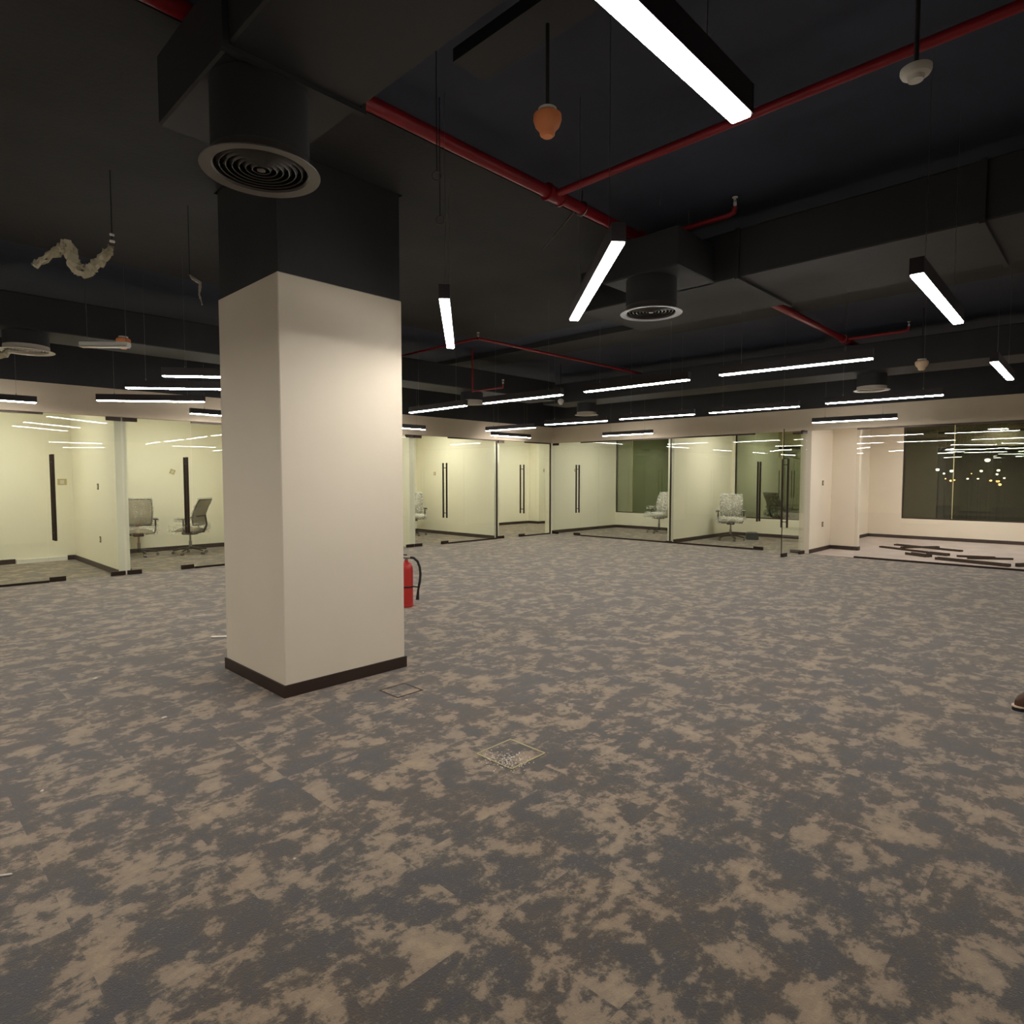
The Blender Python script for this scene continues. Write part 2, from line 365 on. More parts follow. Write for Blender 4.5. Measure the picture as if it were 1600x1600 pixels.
def door(n, axis, a, width, hinge, label, plane, swing=0, gm='glass', hz=(.6, 1.84), hg=.06):
    """hinge: 'L' or 'R' as seen from the room; a = left edge coordinate"""
    t = thing('door_%d' % n, label, 'glass door', kind='structure')
    hxx = a if hinge == 'L' else a + (width if axis == 'A' else -width)
    place(t, axis, hxx, plane)
    s = 1 if hinge == 'L' else -1
    t.rotation_euler.z += swing
    X = lambda u, v: (min(s*u, s*v), max(s*u, s*v))
    b = MB(); b.box(*X(.006, width-.004), -.006, .006, .012, HT-.012); b.done('leaf', gm, t)
    for z0, z1 in ((.006, .07), (HT-.062, HT-.004)):
        b = MB(); b.box(*X(.004, .20), -.016, .016, z0, z1); b.done('hinge_patch', 'dark_metal', t)
    b = MB(); b.box(*X(width-.20, width-.002), -.016, .016, .006, .075); b.done('lock_patch', 'dark_metal', t)
    hu = width - .085
    for sy in (-1, 1):
        b = MB(); b.tube([(s*hu, sy*hg, hz[0]), (s*hu, sy*hg, hz[1])], .020, 12)
        for z in (hz[0]+.11, hz[1]-.11): b.tube([(s*hu, sy*.007, z), (s*hu, sy*hg, z)], .009, 8)
        b.done('handle', 'dark_metal', t, smooth=True)
    if swing:
        b = MB(); b.box(*X(width-.006, width), -.008, .008, .08, HT-.012); b.done('dark_edge_strip', 'dark_metal', t)  # added strip standing in for the dark look of the bare glass edge
    return t
fixed('A', 0.0, 1.87, 'fixed glass pane left of the leftmost door', GA)
door(1, 'A', 1.87, .97, 'R', 'leftmost frameless glass door with long dark bar handle', GA)
door(2, 'A', 2.86, .98, 'L', 'glass door in front of the two swivel chairs', GA)
fixed('A', 3.85, 1.79, 'fixed glass pane between the two-chair office door and the column', GA)
fixed('A', 5.66, 1.73, 'fixed glass pane hidden behind the square column', GA)
door(3, 'A', 7.39, .98, 'R', 'glass door mostly hidden by the square column', GA)
door(4, 'A', 8.39, .95, 'L', 'glass door just right of the square column', GA)
fixed('A', 9.35, 1.57, 'fixed glass pane right of the door next to the column', GA, chan='R')
door(5, 'A', 10.95, .95, 'L', 'glass door of the corner office', GA)
fixed('A', 11.91, 1.02, 'fixed glass pane of the corner office', GA, chan='R')
door(6, 'B', 11.03, .93, 'L', 'first glass door right of the inner corner', GB)
fixed('B', 10.09, 2.58, 'fixed glass pane in front of the first right office', GB)
fixed('B', 7.50, 1.97, 'fixed glass pane in front of the wrapped chair facing out', GB, chan='L')
door(7, 'B', 5.52, .95, 'R', 'closed glass door left of the open door', GB)
door(8, 'B', 4.50, .88, 'L', 'frameless glass door swung open into the open office', GB-.02, swing=R(-97), gm='glass', hz=(.56, 1.86), hg=.055)
fixed('B', 3.60, 2.60, 'large fixed glass pane in front of the bare far right room', GB, 'glass_clear')
fixed('B', 1.0, 2.9, 'fixed glass pane beyond the right edge of view', GB, 'glass_clear')
fixed('B', -1.9, 2.9, 'last fixed glass pane at the right end wall', GB, 'glass_clear')
b = MB()
b.box(12.965, 13.035, 7.44, 7.58, 0.001, .05); tag(b.done('floor_bracket', 'dark_metal'), 'small dark floor bracket where the two right offices meet', 'bracket')

# ------------------------------------------------------------------ pendant lamps
def make_lamp(label, loc, rz):
    t = thing('pendant_lamp', label, 'pendant lamp', loc, rz, 'linear pendant lamps over the open office')
    L = .66
    b = MB(); b.box(-L, L, -.03, .03, .012, .08); b.box(-L, L, -.031, -.028, 0, .012); b.box(-L, L, .028, .031, 0, .012); b.box(-L-.003, -L+.003, -.031, .031, 0, .08); b.box(L-.003, L+.003, -.031, .031, 0, .08)
    b.done('housing', 'housing', t)
    b = MB(); b.rbox(-L+.004, L-.004, -.0275, .0275, -.010, .0115, .005, 2); b.done('light_diffuser', 'lamp', t)
    for s in (-1, 1):
        b = MB(); b.tube([(s*.45, 0, .08), (s*.45, 0, CT-2.5-.002)], .0013, 6); b.lathe([(0, .105), (.006, .10), (.008, .08), (0, .08)], (s*.45, 0, 0), 10)
        b.done('suspension_wire', 'steel', t)
    return t
LZ = 2.5
lamp0 = make_lamp('largest near pendant lamp crossing the top edge of the view', (1.09, .80, LZ), 0)
spec_l = [
 (2.735, 2.055, 46.6, 'slanting pendant lamp just above the centre, below the red pipe'),
 (2.76, 3.255, 48, 'near-vertical looking pendant lamp just right of the column top'),
 (4.31, .785, 1.5, 'slanting pendant lamp at upper right, below the white detector'),
 (7.50, .85, 1.0, 'short looking pendant lamp at the right edge of the view'),
 (5.90, 7.22, 88, 'pendant lamp nearest the column on its right, lowest of its row'),
 (5.90, 5.54, 91.5, 'pendant lamp second in the row right of the column'),
 (5.91, 3.87, 90, 'pendant lamp third in the row right of the column, under the round vent'),
 (5.90, 2.20, 93, 'long bright pendant lamp fourth in the row, left of the slanting right lamp'),
 (9.09, 2.25, 91.5, 'pendant lamp above the far right room front, under the small cream detector'),
 (9.16, 3.95, 91.5, 'pendant lamp over the wrapped chair facing out, against the black wall'),
 (9.10, 5.53, 95, 'pendant lamp over the first right office, against the black wall'),
 (9.08, 7.18, 96, 'pendant lamp over the inner corner of the glass fronts'),
 (12.37, 8.26, 91.5, 'small pendant lamp in front of the bulkhead of the first right office'),
 (9.33, 9.07, 93, 'upper of the two crossed pendant lamps left of the inner corner'),
 (11.0, 10.64, 0, 'lower of the two crossed pendant lamps left of the inner corner'),
 (12.08, 3.42, 94, 'pendant lamp low in front of the bulkhead beside the open glass door'),
 (1.04, 10.42, 0, 'pendant lamp in front of the bulkhead at the left edge'),
 (2.70, 9.12, 140, 'third pendant lamp down in the group left of the column'),
 (2.62, 7.56, 140, 'second pendant lamp down in the group left of the column'),
 (2.63, 6.38, 140, 'topmost pendant lamp in the group left of the column'),
 (4.28, 10.42, 2, 'pendant lamp tucked behind the left side of the column, lowest there'),
 (7.52, 10.40, 0, 'pendant lamp tucked behind the right side of the column'),
 (-2.1, .8, 0, 'pendant lamp behind the viewer on the left'),
 (5.2, -2.4, 45, 'pendant lamp beyond the right edge of the view, near'),
 (9.1, -1.2, 90, 'pendant lamp beyond the right edge of the view, far'),
 (-.35, 5.9, 140, 'added unseen pendant lamp beyond the left edge of the view, nearest the column'),  # this and the next two are added to brighten the column's left face
 (-.4, 4.6, 140, 'added unseen pendant lamp beyond the left edge of the view, level with the column'),
 (-.7, 3.2, 140, 'added unseen pendant lamp beyond the left edge of the view, beside the viewer'),
 (-3.0, 5.0, 90, 'pendant lamp beyond the left edge of the view, near'),
 (-2.1, 8.2, 90, 'pendant lamp beyond the left edge of the view, far'),
]
# the wires end on the first thing overhead: (x0, x1, y0, y1, underside)
OVER = [(1.08, 1.68, -4.8, 3.42, 3.2), (5.0, 6.1, -4.8, 3.9, 3.12), (10.5, 11.3, -4.8, 9.2, 3.1), (-4.8, 9.8, 8.25, 8.95, 3.05),
        (4.4, 5.05, 2.5, 3.2, 3.12), (-4.85, 7.2, 3.3, 7.4, 3.66), (7.9, 8.6, -4.8, 11, 3.655), (1.99, 2.19, -4.5, 2.3, 3.408)]
def trim_wires(root):
    c, s = math.cos(root.rotation_euler.z), math.sin(root.rotation_euler.z); sx = -1
    for ch in root.children:
        if not ch.name.startswith('suspension_wire'): continue
        x, y = root.location.x + c*.45*sx, root.location.y + s*.45*sx; sx = 1; top = CT
        for x0, x1, y0, y1, z in OVER:
            if x0-.04 < x < x1+.04 and y0-.04 < y < y1+.04: top = min(top, z)
        ch.scale.z = (top - LZ - .004)/(CT - LZ - .002)
for x, y, a, lab in spec_l: trim_wires(dup(lamp0, (x, y, LZ), R(a), lab))
trim_wires(lamp0)

# ceiling panels in the offices
def make_panel(label, loc):
    t = thing('ceiling_light', label, 'ceiling light', loc, 0, 'square ceiling lights inside the glass offices')
    b = MB(); b.box(-.31, .31, -.31, .31, -.012, 0); b.done('frame', 'white_plastic', t)
    b = MB(); b.box(-.29, .29, -.29, .29, -.018, -.0125); b.done('light_diffuser', 'panel', t)
    return t
pan0 = make_panel('ceiling light of the leftmost office', (1.3, 12.5, 2.9))
for x, y, lab in ((4.2, 12.6, 'ceiling light over the two swivel chairs'), (7.0, 12.6, 'ceiling light of the office behind the column'), (9.7, 12.6, 'ceiling light of the office right of the column'),
                  (12.2, 12.7, 'ceiling light of the corner office, front'), (14.6, 12.7, 'ceiling light of the corner office, rear'),
                  (14.5, 9.4, 'ceiling light of the first right office'), (14.5, 6.1, 'ceiling light of the second right office'),
                  (16.5, 2.4, 'ceiling light of the bare far right room, near its window'), (13.6, 2.6, 'added ceiling light brightening the bare far right room, just inside the glass'), (15.5, -1.8, 'ceiling light of the bare far right room, far end')):  # the one just inside the glass is added to brighten the wall stub
    r_ = dup(pan0, (x, y, 2.9), 0, lab)
    if 'bare' in lab:
        if 'just inside' in lab: r_.scale = (.72, .72, 1)
        for ch in r_.children:
            if ch.name.startswith('light_diffuser'):
                ch.data = ch.data.copy(); ch.data.materials[0] = M['panel_warm']

# ------------------------------------------------------------------ ducts, beams, pipes
def solid(name, m, label, cat, boxes, group=None, kind=None):
    b = MB()
    for q in boxes: b.box(*q)
    return tag(b.done(name, m), label, cat, group, kind)
t = thing('air_duct', 'black rectangular air duct overhead above the large round vent', 'air duct', (1.38, 0, 3.2))
b = MB(); b.rbox(-.30, .30, -4.8, 3.42, 0, .33, .01, 1); b.done('duct_body', 'duct', t)
for y in (-2.5, -1.2, .1, 1.4, 2.6):
    b = MB()
    for q in ((-.325, .325, y-.015, y+.015, -.02, .0), (-.325, .325, y-.015, y+.015, .33, .35), (-.325, -.3, y-.015, y+.015, 0, .33), (.3, .325, y-.015, y+.015, 0, .33)): b.box(*q)
    b.done('duct_flange', 'duct', t)
t = thing('cable_tray', 'narrow black cable tray beside the red pipe, ending over the view', 'cable tray', (2.09, 2.3, 3.42))
b = MB(); b.box(-.10, .10, -6.8, 0, 0, .008); b.box(-.10, -.092, -6.8, 0, .008, .06); b.box(.092, .10, -6.8, 0, .008, .06); b.done('tray_body', 'duct', t)
for y in (-5.2, -3.2, -1.2):
    b = MB(); b.tube([(-.115, y, 0), (-.115, y, CT-3.42-.002)], .005, 6); b.tube([(.115, y, 0), (.115, y, CT-3.42-.002)], .005, 6); b.box(-.12, .12, y-.015, y+.015, -.012, -.001); b.done('hanger', 'duct', t)
solid('concrete_beam', 'black', 'broad black dropped slab in the dark ceiling around the column head', 'beam', [(-4.85, 7.2, 3.3, 4.05, 3.66, CT-.002), (-4.85, 1.97, 4.05, 5.06, 3.66, CT-.002), (2.99, 7.2, 4.05, 5.06, 3.66, CT-.002), (-4.85, 7.2, 5.06, 7.4, 3.66, CT-.002)])
t = thing('air_duct', 'black air duct crossing the ceiling past the middle round vent', 'air duct', (5.55, 0, 3.12))
b = MB(); b.rbox(-.55, .55, -4.8, 3.9, 0, .38, .01, 1); b.done('duct_body', 'duct', t)
for y in (-2.5, -.9, .7, 2.3):
    b = MB()
    for q in ((-.575, .575, y-.015, y+.015, -.02, 0), (-.575, -.55, y-.015, y+.015, 0, .38), (.55, .575, y-.015, y+.015, 0, .38)): b.box(*q)
    b.done('duct_flange', 'duct', t)
b = MB(); b.rbox(-1.15, -.5, 2.5, 3.2, .0, .30, .01, 1); b.done('duct_branch', 'duct', t)
t = thing('air_duct', 'black air duct running along the far right above the row of lamps', 'air duct', (10.9, 0, 3.1))
b = MB(); b.rbox(-.4, .4, -4.8, 9.2, 0, .4, .01, 1); b.done('duct_body', 'duct', t)
t = thing('air_duct', 'black air duct running along above the left glass offices', 'air duct', (0, 8.6, 3.05))
b = MB(); b.rbox(-4.8, 9.8, -.35, .35, 0, .36, .01, 1); b.done('duct_body', 'duct', t)
solid('concrete_beam', 'black', 'black downstand beam across the ceiling left of the slanting right lamp', 'beam', [(7.9, 8.6, -4.8, 3.29, 3.655, CT-.002), (7.9, 8.6, 3.29, 11.0, 3.655, CT-.002)])

def sprinkler(b, x, y, z, up=1):
    b.tube([(x, y, z), (x, y, z+up*.07)], .010, 8)
def make_head(parent, x, y, z, up=1):
    b = MB(); u = up
    b.tube([(x, y, z), (x, y, z+u*.025)], .013, 10); b.tube([(x-.014, y, z+u*.025), (x-.016, y, z+u*.045), (x, y, z+u*.06)], .003, 6)
    b.tube([(x+.014, y, z+u*.025), (x+.016, y, z+u*.045), (x, y, z+u*.06)], .003, 6)
    b.lathe([(0, u*.062), (.020, u*.060), (.022, u*.066), (0, u*.070)], (x, y, z), 14)
    b.done('sprinkler_head', 'white_plastic', parent, smooth=True)
t = thing('sprinkler_pipework', 'thick red sprinkler main with branches crossing the upper view', 'sprinkler pipe', (0, 3.12, 3.6))
b = MB(); b.tube([(-4.8, 0, 0), (11.2, 0, 0)], .043, 16)
b.done('main_pipe', 'red', t, smooth=True)
for x in (1.95, 3.68, 4.93, 7.4, 10.5):
    b = MB(); b.tube([(x-.07, 0, 0), (x+.07, 0, 0)], .055, 16); b.tube([(x-.085, 0, 0), (x-.065, 0, 0)], .062, 16); b.tube([(x+.065, 0, 0), (x+.085, 0, 0)], .062, 16)
    b.done('pipe_coupling', 'red', t, smooth=True)
b = MB(); b.tube([(3.68, 0, 0), (3.68, -7.9, 0)], .027, 14); b.done('branch_pipe', 'red', t, smooth=True)
b = MB(); b.tube([(4.93, 0, 0), (4.93, -.78, 0), (4.93, -.81, .01), (4.93, -.82, .05)], .021, 12); b.done('branch_pipe', 'red', t, smooth=True)
make_head(t, 4.93, -.82, .06)
b = MB(); b.tube([(10.5, 0, 0), (10.5, -.8, 0), (10.5, -.83, .01), (10.5, -.84, .05)], .021, 12); b.done('branch_pipe', 'red', t, smooth=True)
make_head(t, 10.5, -.84, .06)
for x, dx, dy in ((4.02, 0, 0), (0.3, 0, 0), (7.0, 0, 0)):
    b = MB(); b.tube([(x, 0, .04), (x, 0, CT-3.6-.002)], .006, 6); b.tube([(x, .052*math.cos(q*PI/8), .052*math.sin(q*PI/8)) for q in range(17)], .006, 6, closed=False)
    b.done('pipe_hanger', 'steel', t)
b = MB(); b.tube([(4.42, -.45, .02), (4.42, -.45, CT-3.6-.002)], .004, 6); b.tube([(4.93, -.42, .02), (4.93, -.42, CT-3.6-.002)], .004, 6); b.done('pipe_hanger', 'steel', t)
b = MB(); b.tube([(3.98, -.02, .02), (3.87, .28, -.28)], .006, 6); b.done('brace_rod', 'steel', t)

t = thing('sprinkler_pipework', 'thin red sprinkler pipe running above the row of lamps right of the column', 'sprinkler pipe', (0, 6.90, 3.55))
b = MB(); b.tube([(6.42, 0, 0), (12.0, 0, 0)], .022, 12); b.done('main_pipe', 'red', t, smooth=True)
b = MB(); b.tube([(6.43, 0, 0), (6.43, 1.9, 0)], .018, 10); b.done('branch_pipe', 'red', t, smooth=True)
make_head(t, 6.43, 0, .02)
b = MB(); b.tube([(12.0, 0, 0), (12.0, -1.1, 0), (12.0, -1.13, .01), (12.0, -1.14, .05)], .018, 10); b.done('branch_pipe', 'red', t, smooth=True)
make_head(t, 12.0, -1.14, .06)
t = thing('sprinkler_pipework', 'short dark red sprinkler drop with pendent head near the corner lamps', 'sprinkler pipe', (7.5, 7.45, 3.0))
b = MB(); b.tube([(0, .75, CT-3.0-.002), (0, .75, 0), (0, 0, 0), (0, 0, .06)], .013, 10); b.done('branch_pipe', 'red', t, smooth=True)
make_head(t, 0, 0, .06)

# round vents
def make_vent(label, loc, rim='diffgrey', neck=.35, blade='diffgrey', grp=None):
    t = thing('ceiling_vent', label, 'round vent', loc, 0, grp)
    b = MB(); b.lathe([(.195, .012), (.203, .004), (.25, 0), (.252, .004), (.245, .008), (.207, .010), (.205, .06)], seg=48); b.done('rim', rim, t, smooth=True)
    for k in range(6):
        r = .035 + k*.027
        b = MB(); b.lathe([(r, .012), (r+.017, .034), (r+.019, .034), (r+.003, .010), (r, .012)], seg=40); b.done('blade_ring', blade, t, smooth=True)
    b = MB(); b.lathe([(0, .008), (.018, .010), (.02, .02), (0, .03)], seg=20)
    b.box(-.20, .20, -.004, .004, .034, .040); b.box(-.004, .004, -.20, .20, .034, .040); b.done('centre_boss', blade, t)
    b = MB(); b.lathe([(.205, .03), (.205, neck), (.20, neck), (.20, .03), (.205, .03)], seg=48); b.lathe([(0, .16), (.2, .16)], seg=48); b.done('neck', 'duct', t, smooth=True)
    return t
make_vent('large grey round vent hanging above and left of the column', (1.30, 2.80, 2.85), neck=.348)
make_vent('grey round vent in mid ceiling below the slanting centre lamp', (4.60, 2.85, 2.85), neck=.268)
make_vent('pale round vent at the left edge above the leftmost office', (1.32, 8.50, 2.85), 'diffpale', .198, 'diffpale')
make_vent('pale round vent above the far right room, seen edge-on', (10.95, 2.85, 2.85), 'diffpale', .248, 'diffpale')
make_vent('small pale round vent above the inner corner lamps', (10.95, 8.35, 2.85), 'diffpale', .248, 'diffpale')
make_vent('small pale round vent between the two lamps right of the column', (7.85, 8.6, 2.85), 'diffpale', .198, 'diffpale')

# detectors
def detector(label, loc, cap='orange', s=1.0, top=None):
    t = thing('smoke_detector', label, 'smoke detector', loc)
    b = MB(); b.lathe([(0, -.055*s), (.022*s, -.054*s), (.030*s, -.047*s), (.034*s, -.030*s), (.050*s, -.012*s), (.058*s, .012*s), (.057*s, .030*s), (.045*s, .040*s), (0, .041*s)], seg=28)
    b.done('dust_cap', cap, t, smooth=True)
    b = MB(); b.lathe([(0, .042*s), (.038*s, .042*s), (.038*s, .055*s), (0, .055*s)], seg=24); b.done('base', 'white_plastic', t, smooth=True)
    b = MB(); b.tube([(0, 0, .055*s), (0, 0, (top or CT)-loc[2]-.002)], .008, 8); b.done('conduit', 'duct', t)
    return t
detector('large orange-capped smoke detector hanging in the upper middle', (2.09, 1.81, 3.0), s=1.04, top=3.406)
detector('small cream-capped detector above the far right room lamps', (9.87, 1.98, 3.0), mat('cream_cap', srgb(226, 196, 160), .5), 1.35)
detector('tiny pale detector above the corner lamps', (9.71, 8.04, 3.0), 'white_plastic', 1.05)
detector('small orange-capped detector behind the slim white fitting', (2.12, 8.05, 3.0), 'orange', 1.25, 3.05+.002)
t = thing('smoke_detector', 'white round detector at upper right beside the thin red pipe', 'smoke detector', (2.79, .61, 3.0))
b = MB(); b.lathe([(0, -.028), (.025, -.027), (.030, -.012), (.046, -.008), (.052, .004), (.052, .018), (0, .02)], seg=28); b.done('sensor_body', 'white_plastic', t, smooth=True)
b = MB(); b.tube([(0, 0, .02), (0, 0, CT-3.0-.002)], .008, 8); b.done('conduit', 'duct', t)
t = thing('ceiling_fitting', 'slim white rectangular fitting under the small orange detector', 'ceiling fitting', (1.87, 7.75, 2.88), R(-44))
b = MB(); b.rbox(-.25, .25, -.04, .04, 0, .045, .006, 1); b.done('body', 'white_plastic', t)
b = MB(); b.rbox(-.245, .245, -.055, .03, -.012, -.001, .003, 1); b.done('lens', 'diffpale', t)
b = MB(); b.tube([(-.2, .03, .045), (-.2, .03, CT-2.884)], .003, 6); b.tube([(.2, .03, .045), (.2, .03, CT-2.884)], .003, 6); b.done('hanger', 'steel', t)
for i, (x, y, z, lab) in enumerate(((2.16, 2.63, 3.07, 'upper of the two small grey conduit rings below the red main'), (2.47, 2.98, 3.03, 'lower of the two small grey conduit rings below the red main'), (9.9, 6.3, 3.1, 'faint grey conduit ring above the far lamp row'))):
    t = thing('conduit_ring', lab, 'conduit ring', (x, y, z))
    b = MB(); b.tube([(.0, .024*math.cos(q*PI/9), .024*math.sin(q*PI/9)) for q in range(18)], .0028, 6, closed=True)
    o = b.done('ring', 'diffgrey', t, smooth=True); o.rotation_euler.z = R(44)
    b = MB(); b.tube([(0, 0, .024), (0, 0, (3.66 if x < 7.2 and y > 3.3 else CT)-z-.002)], .003, 6); b.done('drop_rod', 'duct', t)

# torn polythene / loose strips hanging from the ceiling
def crumple(name, mname, pts, rad, label, cat, seed, amp=.3, loc=(0, 0, 0)):
    random.seed(seed); b = MB(); P = [Vector(p) for p in pts]; fine = []; rr = []
    for i in range(len(P)-1):
        for k in range(6):
            f = k/6; fine.append(P[i].lerp(P[i+1], f)); rr.append(rad[i]*(1-f)+rad[i+1]*f)
    fine.append(P[-1]); rr.append(rad[-1])
    b.tube(fine, rr, 14)
    for v in b.bm.verts: v.co += Vector((random.uniform(-1, 1), random.uniform(-1, 1), random.uniform(-1, 1)))*amp*.05
    o = b.done(name, mname, None, smooth=True); o.location = loc
    return tag(o, label, cat)
# ------------------------------------------------------------------ chairs
def make_chair(label, loc, rz, wrap=True, seed=1):
    """forward = local +x"""
    wm = wrap if isinstance(wrap, str) else 'wrap'
    t = thing('office_chair', label, 'chair', loc, rz)
    b = MB(); b.tube([(0, 0, .10), (0, 0, .26)], .028, 14); b.tube([(0, 0, .26), (0, 0, .40)], .018, 12); b.done('gas_lift', 'steel', t, smooth=True)
    base = MB()
    for k in range(5):
        a = 2*PI*k/5 + .3; c, s = math.cos(a), math.sin(a)
        base.tube([(c*.02, s*.02, .125), (c*.18, s*.18, .105), (c*.31, s*.31, .075)], [.024, .018, .013], 8)
    base.lathe([(0, .10), (.045, .10), (.05, .13), (.03, .15), (0, .15)], seg=18)
    bo = base.done('star_base', 'chair_black', t, smooth=True)
    for k in range(5):
        a = 2*PI*k/5 + .3; c, s = math.cos(a), math.sin(a)
        q = MB()
        for d in (-.014, .014):
            q.tube([(c*.31 - s*(d-.009), s*.31 + c*(d-.009), .028), (c*.31 - s*(d+.009), s*.31 + c*(d+.009), .028)], .0275, 16)
        q.tube([(c*.31, s*.31, .03), (c*.31, s*.31, .08)], .007, 8)
        q.done('caster', 'steel' if wrap else 'chair_black', bo, smooth=True)
    m = MB(); m.rbox(-.13, .13, -.09, .09, .385, .435, .015, 2); m.tube([(.02, -.09, .41), (.03, -.22, .41)], .008, 8); m.done('tilt_mechanism', 'chair_black', t, smooth=True)
    s_ = MB()
    def seat(u, v, top):
        x = -.23 + .48*u; y = (-.24 + .48*v)*(1-.12*abs(2*u-1)**3)
        e = max(abs(2*u-1), abs(2*v-1))
        z = (.52 - .035*e**4 - .02*(u > .9)) if top else (.44 + .02*e**3)
        return Vector((x, y, z + (.012*math.cos(PI*(2*v-1)) if top else 0)))
    s_.grid(lambda u, v: seat(u, v, True), 13, 13); s_.grid(lambda u, v: seat(u, v, False), 13, 13)
    # close the rim
    rim = [(0, j/12) for j in range(13)] + [(i/12, 1) for i in range(1, 13)] + [(1, 1-j/12) for j in range(1, 13)] + [(1-i/12, 0) for i in range(1, 12)]
    top = [s_.bm.verts.new(seat(u, v, True)) for u, v in rim]; bot = [s_.bm.verts.new(seat(u, v, False)) for u, v in rim]
    for i in range(len(rim)): s_.bm.faces.new((top[i], top[(i+1) % len(rim)], bot[(i+1) % len(rim)], bot[i]))
    bmesh.ops.remove_doubles(s_.bm, verts=s_.bm.verts, dist=1e-4)
    s_.done('seat', 'mesh', t, smooth=True)
    # backrest: mesh panel within a frame, leaning back
    def back(u, v, off=0):
        h = .58 + .50*v; y = (-.235 + .47*u)*(1 - .08*abs(2*v-1)**2 + .10*v)
        x = -.22 - .13*v - .05*math.sin(PI*v)*0 + .05*(2*u-1)**2 + .035*math.sin(PI*v*1.2) + off
        return Vector((x, y, h))
    p_ = MB(); p_.grid(lambda u, v: back(u, v), 13, 13); p_.done('backrest', 'mesh', t, smooth=True, solid=.012)
    ed = [(i/12, 0) for i in range(13)] + [(1, j/12) for j in range(1, 13)] + [(1-i/12, 1) for i in range(1, 13)] + [(0, 1-j/12) for j in range(1, 12)]
    f_ = MB(); f_.tube([back(u, v) for u, v in ed], .014, 8, closed=True)
    f_.tube([(-.10, 0, .42), (-.27, 0, .45), (-.33, 0, .58), (-.31, 0, .78)], [.025, .024, .02, .014], 10)
    f_.tube([back(.15, .35, -.02), (-.31, 0, .76), back(.85, .35, -.02)], .011, 8); f_.done('back_frame', 'chair_black', t, smooth=True)
    for s in (-1, 1):
        a_ = MB(); a_.tube([(-.02, s*.12, .42), (-.02, s*.27, .44), (-.02, s*.29, .52), (-.02, s*.29, .69)], [.016, .016, .016, .014], 8)
        a_.rbox(-.14, .13, s*.29-.04, s*.29+.04, .69, .715, .010, 2); a_.done('armrest', 'chair_black', t, smooth=True)
    if wrap:
        random.seed(seed)
        def jit(v, a): return v + Vector((random.uniform(-a, a), random.uniform(-a, a), random.uniform(-a, a)))
        b = MB()
        def bag(u, v):
            an = 2*PI*u; c, s = math.cos(an), math.sin(an)
            q = back(.5 + .5*1.06*max(-1, min(1, c*1.25)), -.02 + 1.06*v)
            return jit(q + Vector((.045*s*(1 if s > 0 else .8), 0, .012 if v > .9 else 0)), .012)
        b.grid(bag, 22, 12); b.done('plastic_wrap', wm, t, smooth=True)
        b = MB()
        def bag2(u, v):
            an = 2*PI*u; c, s = math.cos(an), math.sin(an); k = 1.0 + .12*math.sin(v*PI)
            return jit(Vector((.01 + .27*max(-1, min(1, c*1.3))*k, .30*max(-1, min(1, s*1.3))*k, .42 + .16*v + (.05 if c < -.3 else 0)*v)), .016)
        b.grid(bag2, 26, 7)
        b.grid(lambda u, v: jit(Vector((-.24+.5*u, -.27+.54*v, .55+.03*math.sin(7*u+5*v))), .014), 10, 10)
        b.done('plastic_wrap', wm, t, smooth=True)
        for s in (-1, 1):
            b = MB(); b.grid(lambda u, v: jit(Vector((-.15+.30*v, s*.29+.055*math.cos(2*PI*u), .69+.045*math.sin(2*PI*u))), .010), 10, 7)
            b.done('plastic_wrap', wm, t, smooth=True)
    return t
def face(dx, dy): return math.atan2(dy, dx)
make_chair('left swivel chair of the two-chair office, half hidden by the partition end', (3.72, 13.55, 0), face(-.25, -1), 'wrap_thin', 3)
make_chair('swivel chair in profile behind the long handles of the two-chair office', (4.55, 13.25, 0), face(-.69, .72), 'wrap_thin', 5)
make_chair('plastic-wrapped chair just right of the square column', (10.12, 13.35, 0), face(-.5, -.8), True, 7)
make_chair('plastic-wrapped chair in profile behind the post of the first right office', (15.25, 9.12, 0), face(-1, .2), True, 9)
make_chair('plastic-wrapped chair facing out in the second right office', (14.62, 6.78, 0), face(-.95, -.42), True, 11)
b = MB(); b.rbox(-.15, .15, -.14, .14, 0, .16, .008, 1); b.box(-.2, .02, -.1, .13, .161, .168); b.box(.0, .2, -.12, .1, .161, .168)
o = b.done('carton', 'carton'); o.location = (15.2, 6.5, 0); o.rotation_euler.z = .5; tag(o, 'small dark open carton on the floor behind the chair facing out', 'carton')

# ------------------------------------------------------------------ fire extinguisher
t = thing('fire_extinguisher', 'red fire extinguisher standing on the carpet behind the column', 'fire extinguisher', (4.42, 5.98, 0), R(-46))
b = MB(); b.lathe([(0, .015), (.066, .015), (.074, .03), (.075, .05), (.075, .44), (.07, .475), (.05, .51), (.024, .525), (.022, .545), (0, .545)], seg=32); b.done('cylinder', 'red_ext', t, smooth=True)
b = MB(); b.lathe([(0, 0), (.07, 0), (.078, .01), (.076, .03), (0, .03)], seg=32); b.done('foot_ring', 'red_ext', t, smooth=True)
b = MB(); b.tube([(0, 0, .545), (0, 0, .58)], .02, 12); b.tube([(.0, 0, .565), (.045, 0, .57)], .011, 10); b.done('valve', 'steel', t, smooth=True)
b = MB(); b.rbox(-.10, .01, -.01, .01, .60, .612, .004, 1); b.rbox(-.10, .0, -.01, .01, .565, .575, .004, 1); b.done('lever', 'rubber', t)
hose = [(.045, 0, .575), (.085, 0, .57), (.13, 0, .53), (.155, 0, .46), (.162, 0, .38), (.155, 0, .30), (.145, 0, .25), (.138, 0, .215)]
b = MB(); b.tube(hose, .0145, 10); b.done('hose', 'rubber', t, smooth=True)
b = MB(); b.tube([(.138, 0, .215), (.134, 0, .19), (.125, 0, .08)], [.012, .013, .021], 12); b.done('nozzle', 'rubber', t, smooth=True)
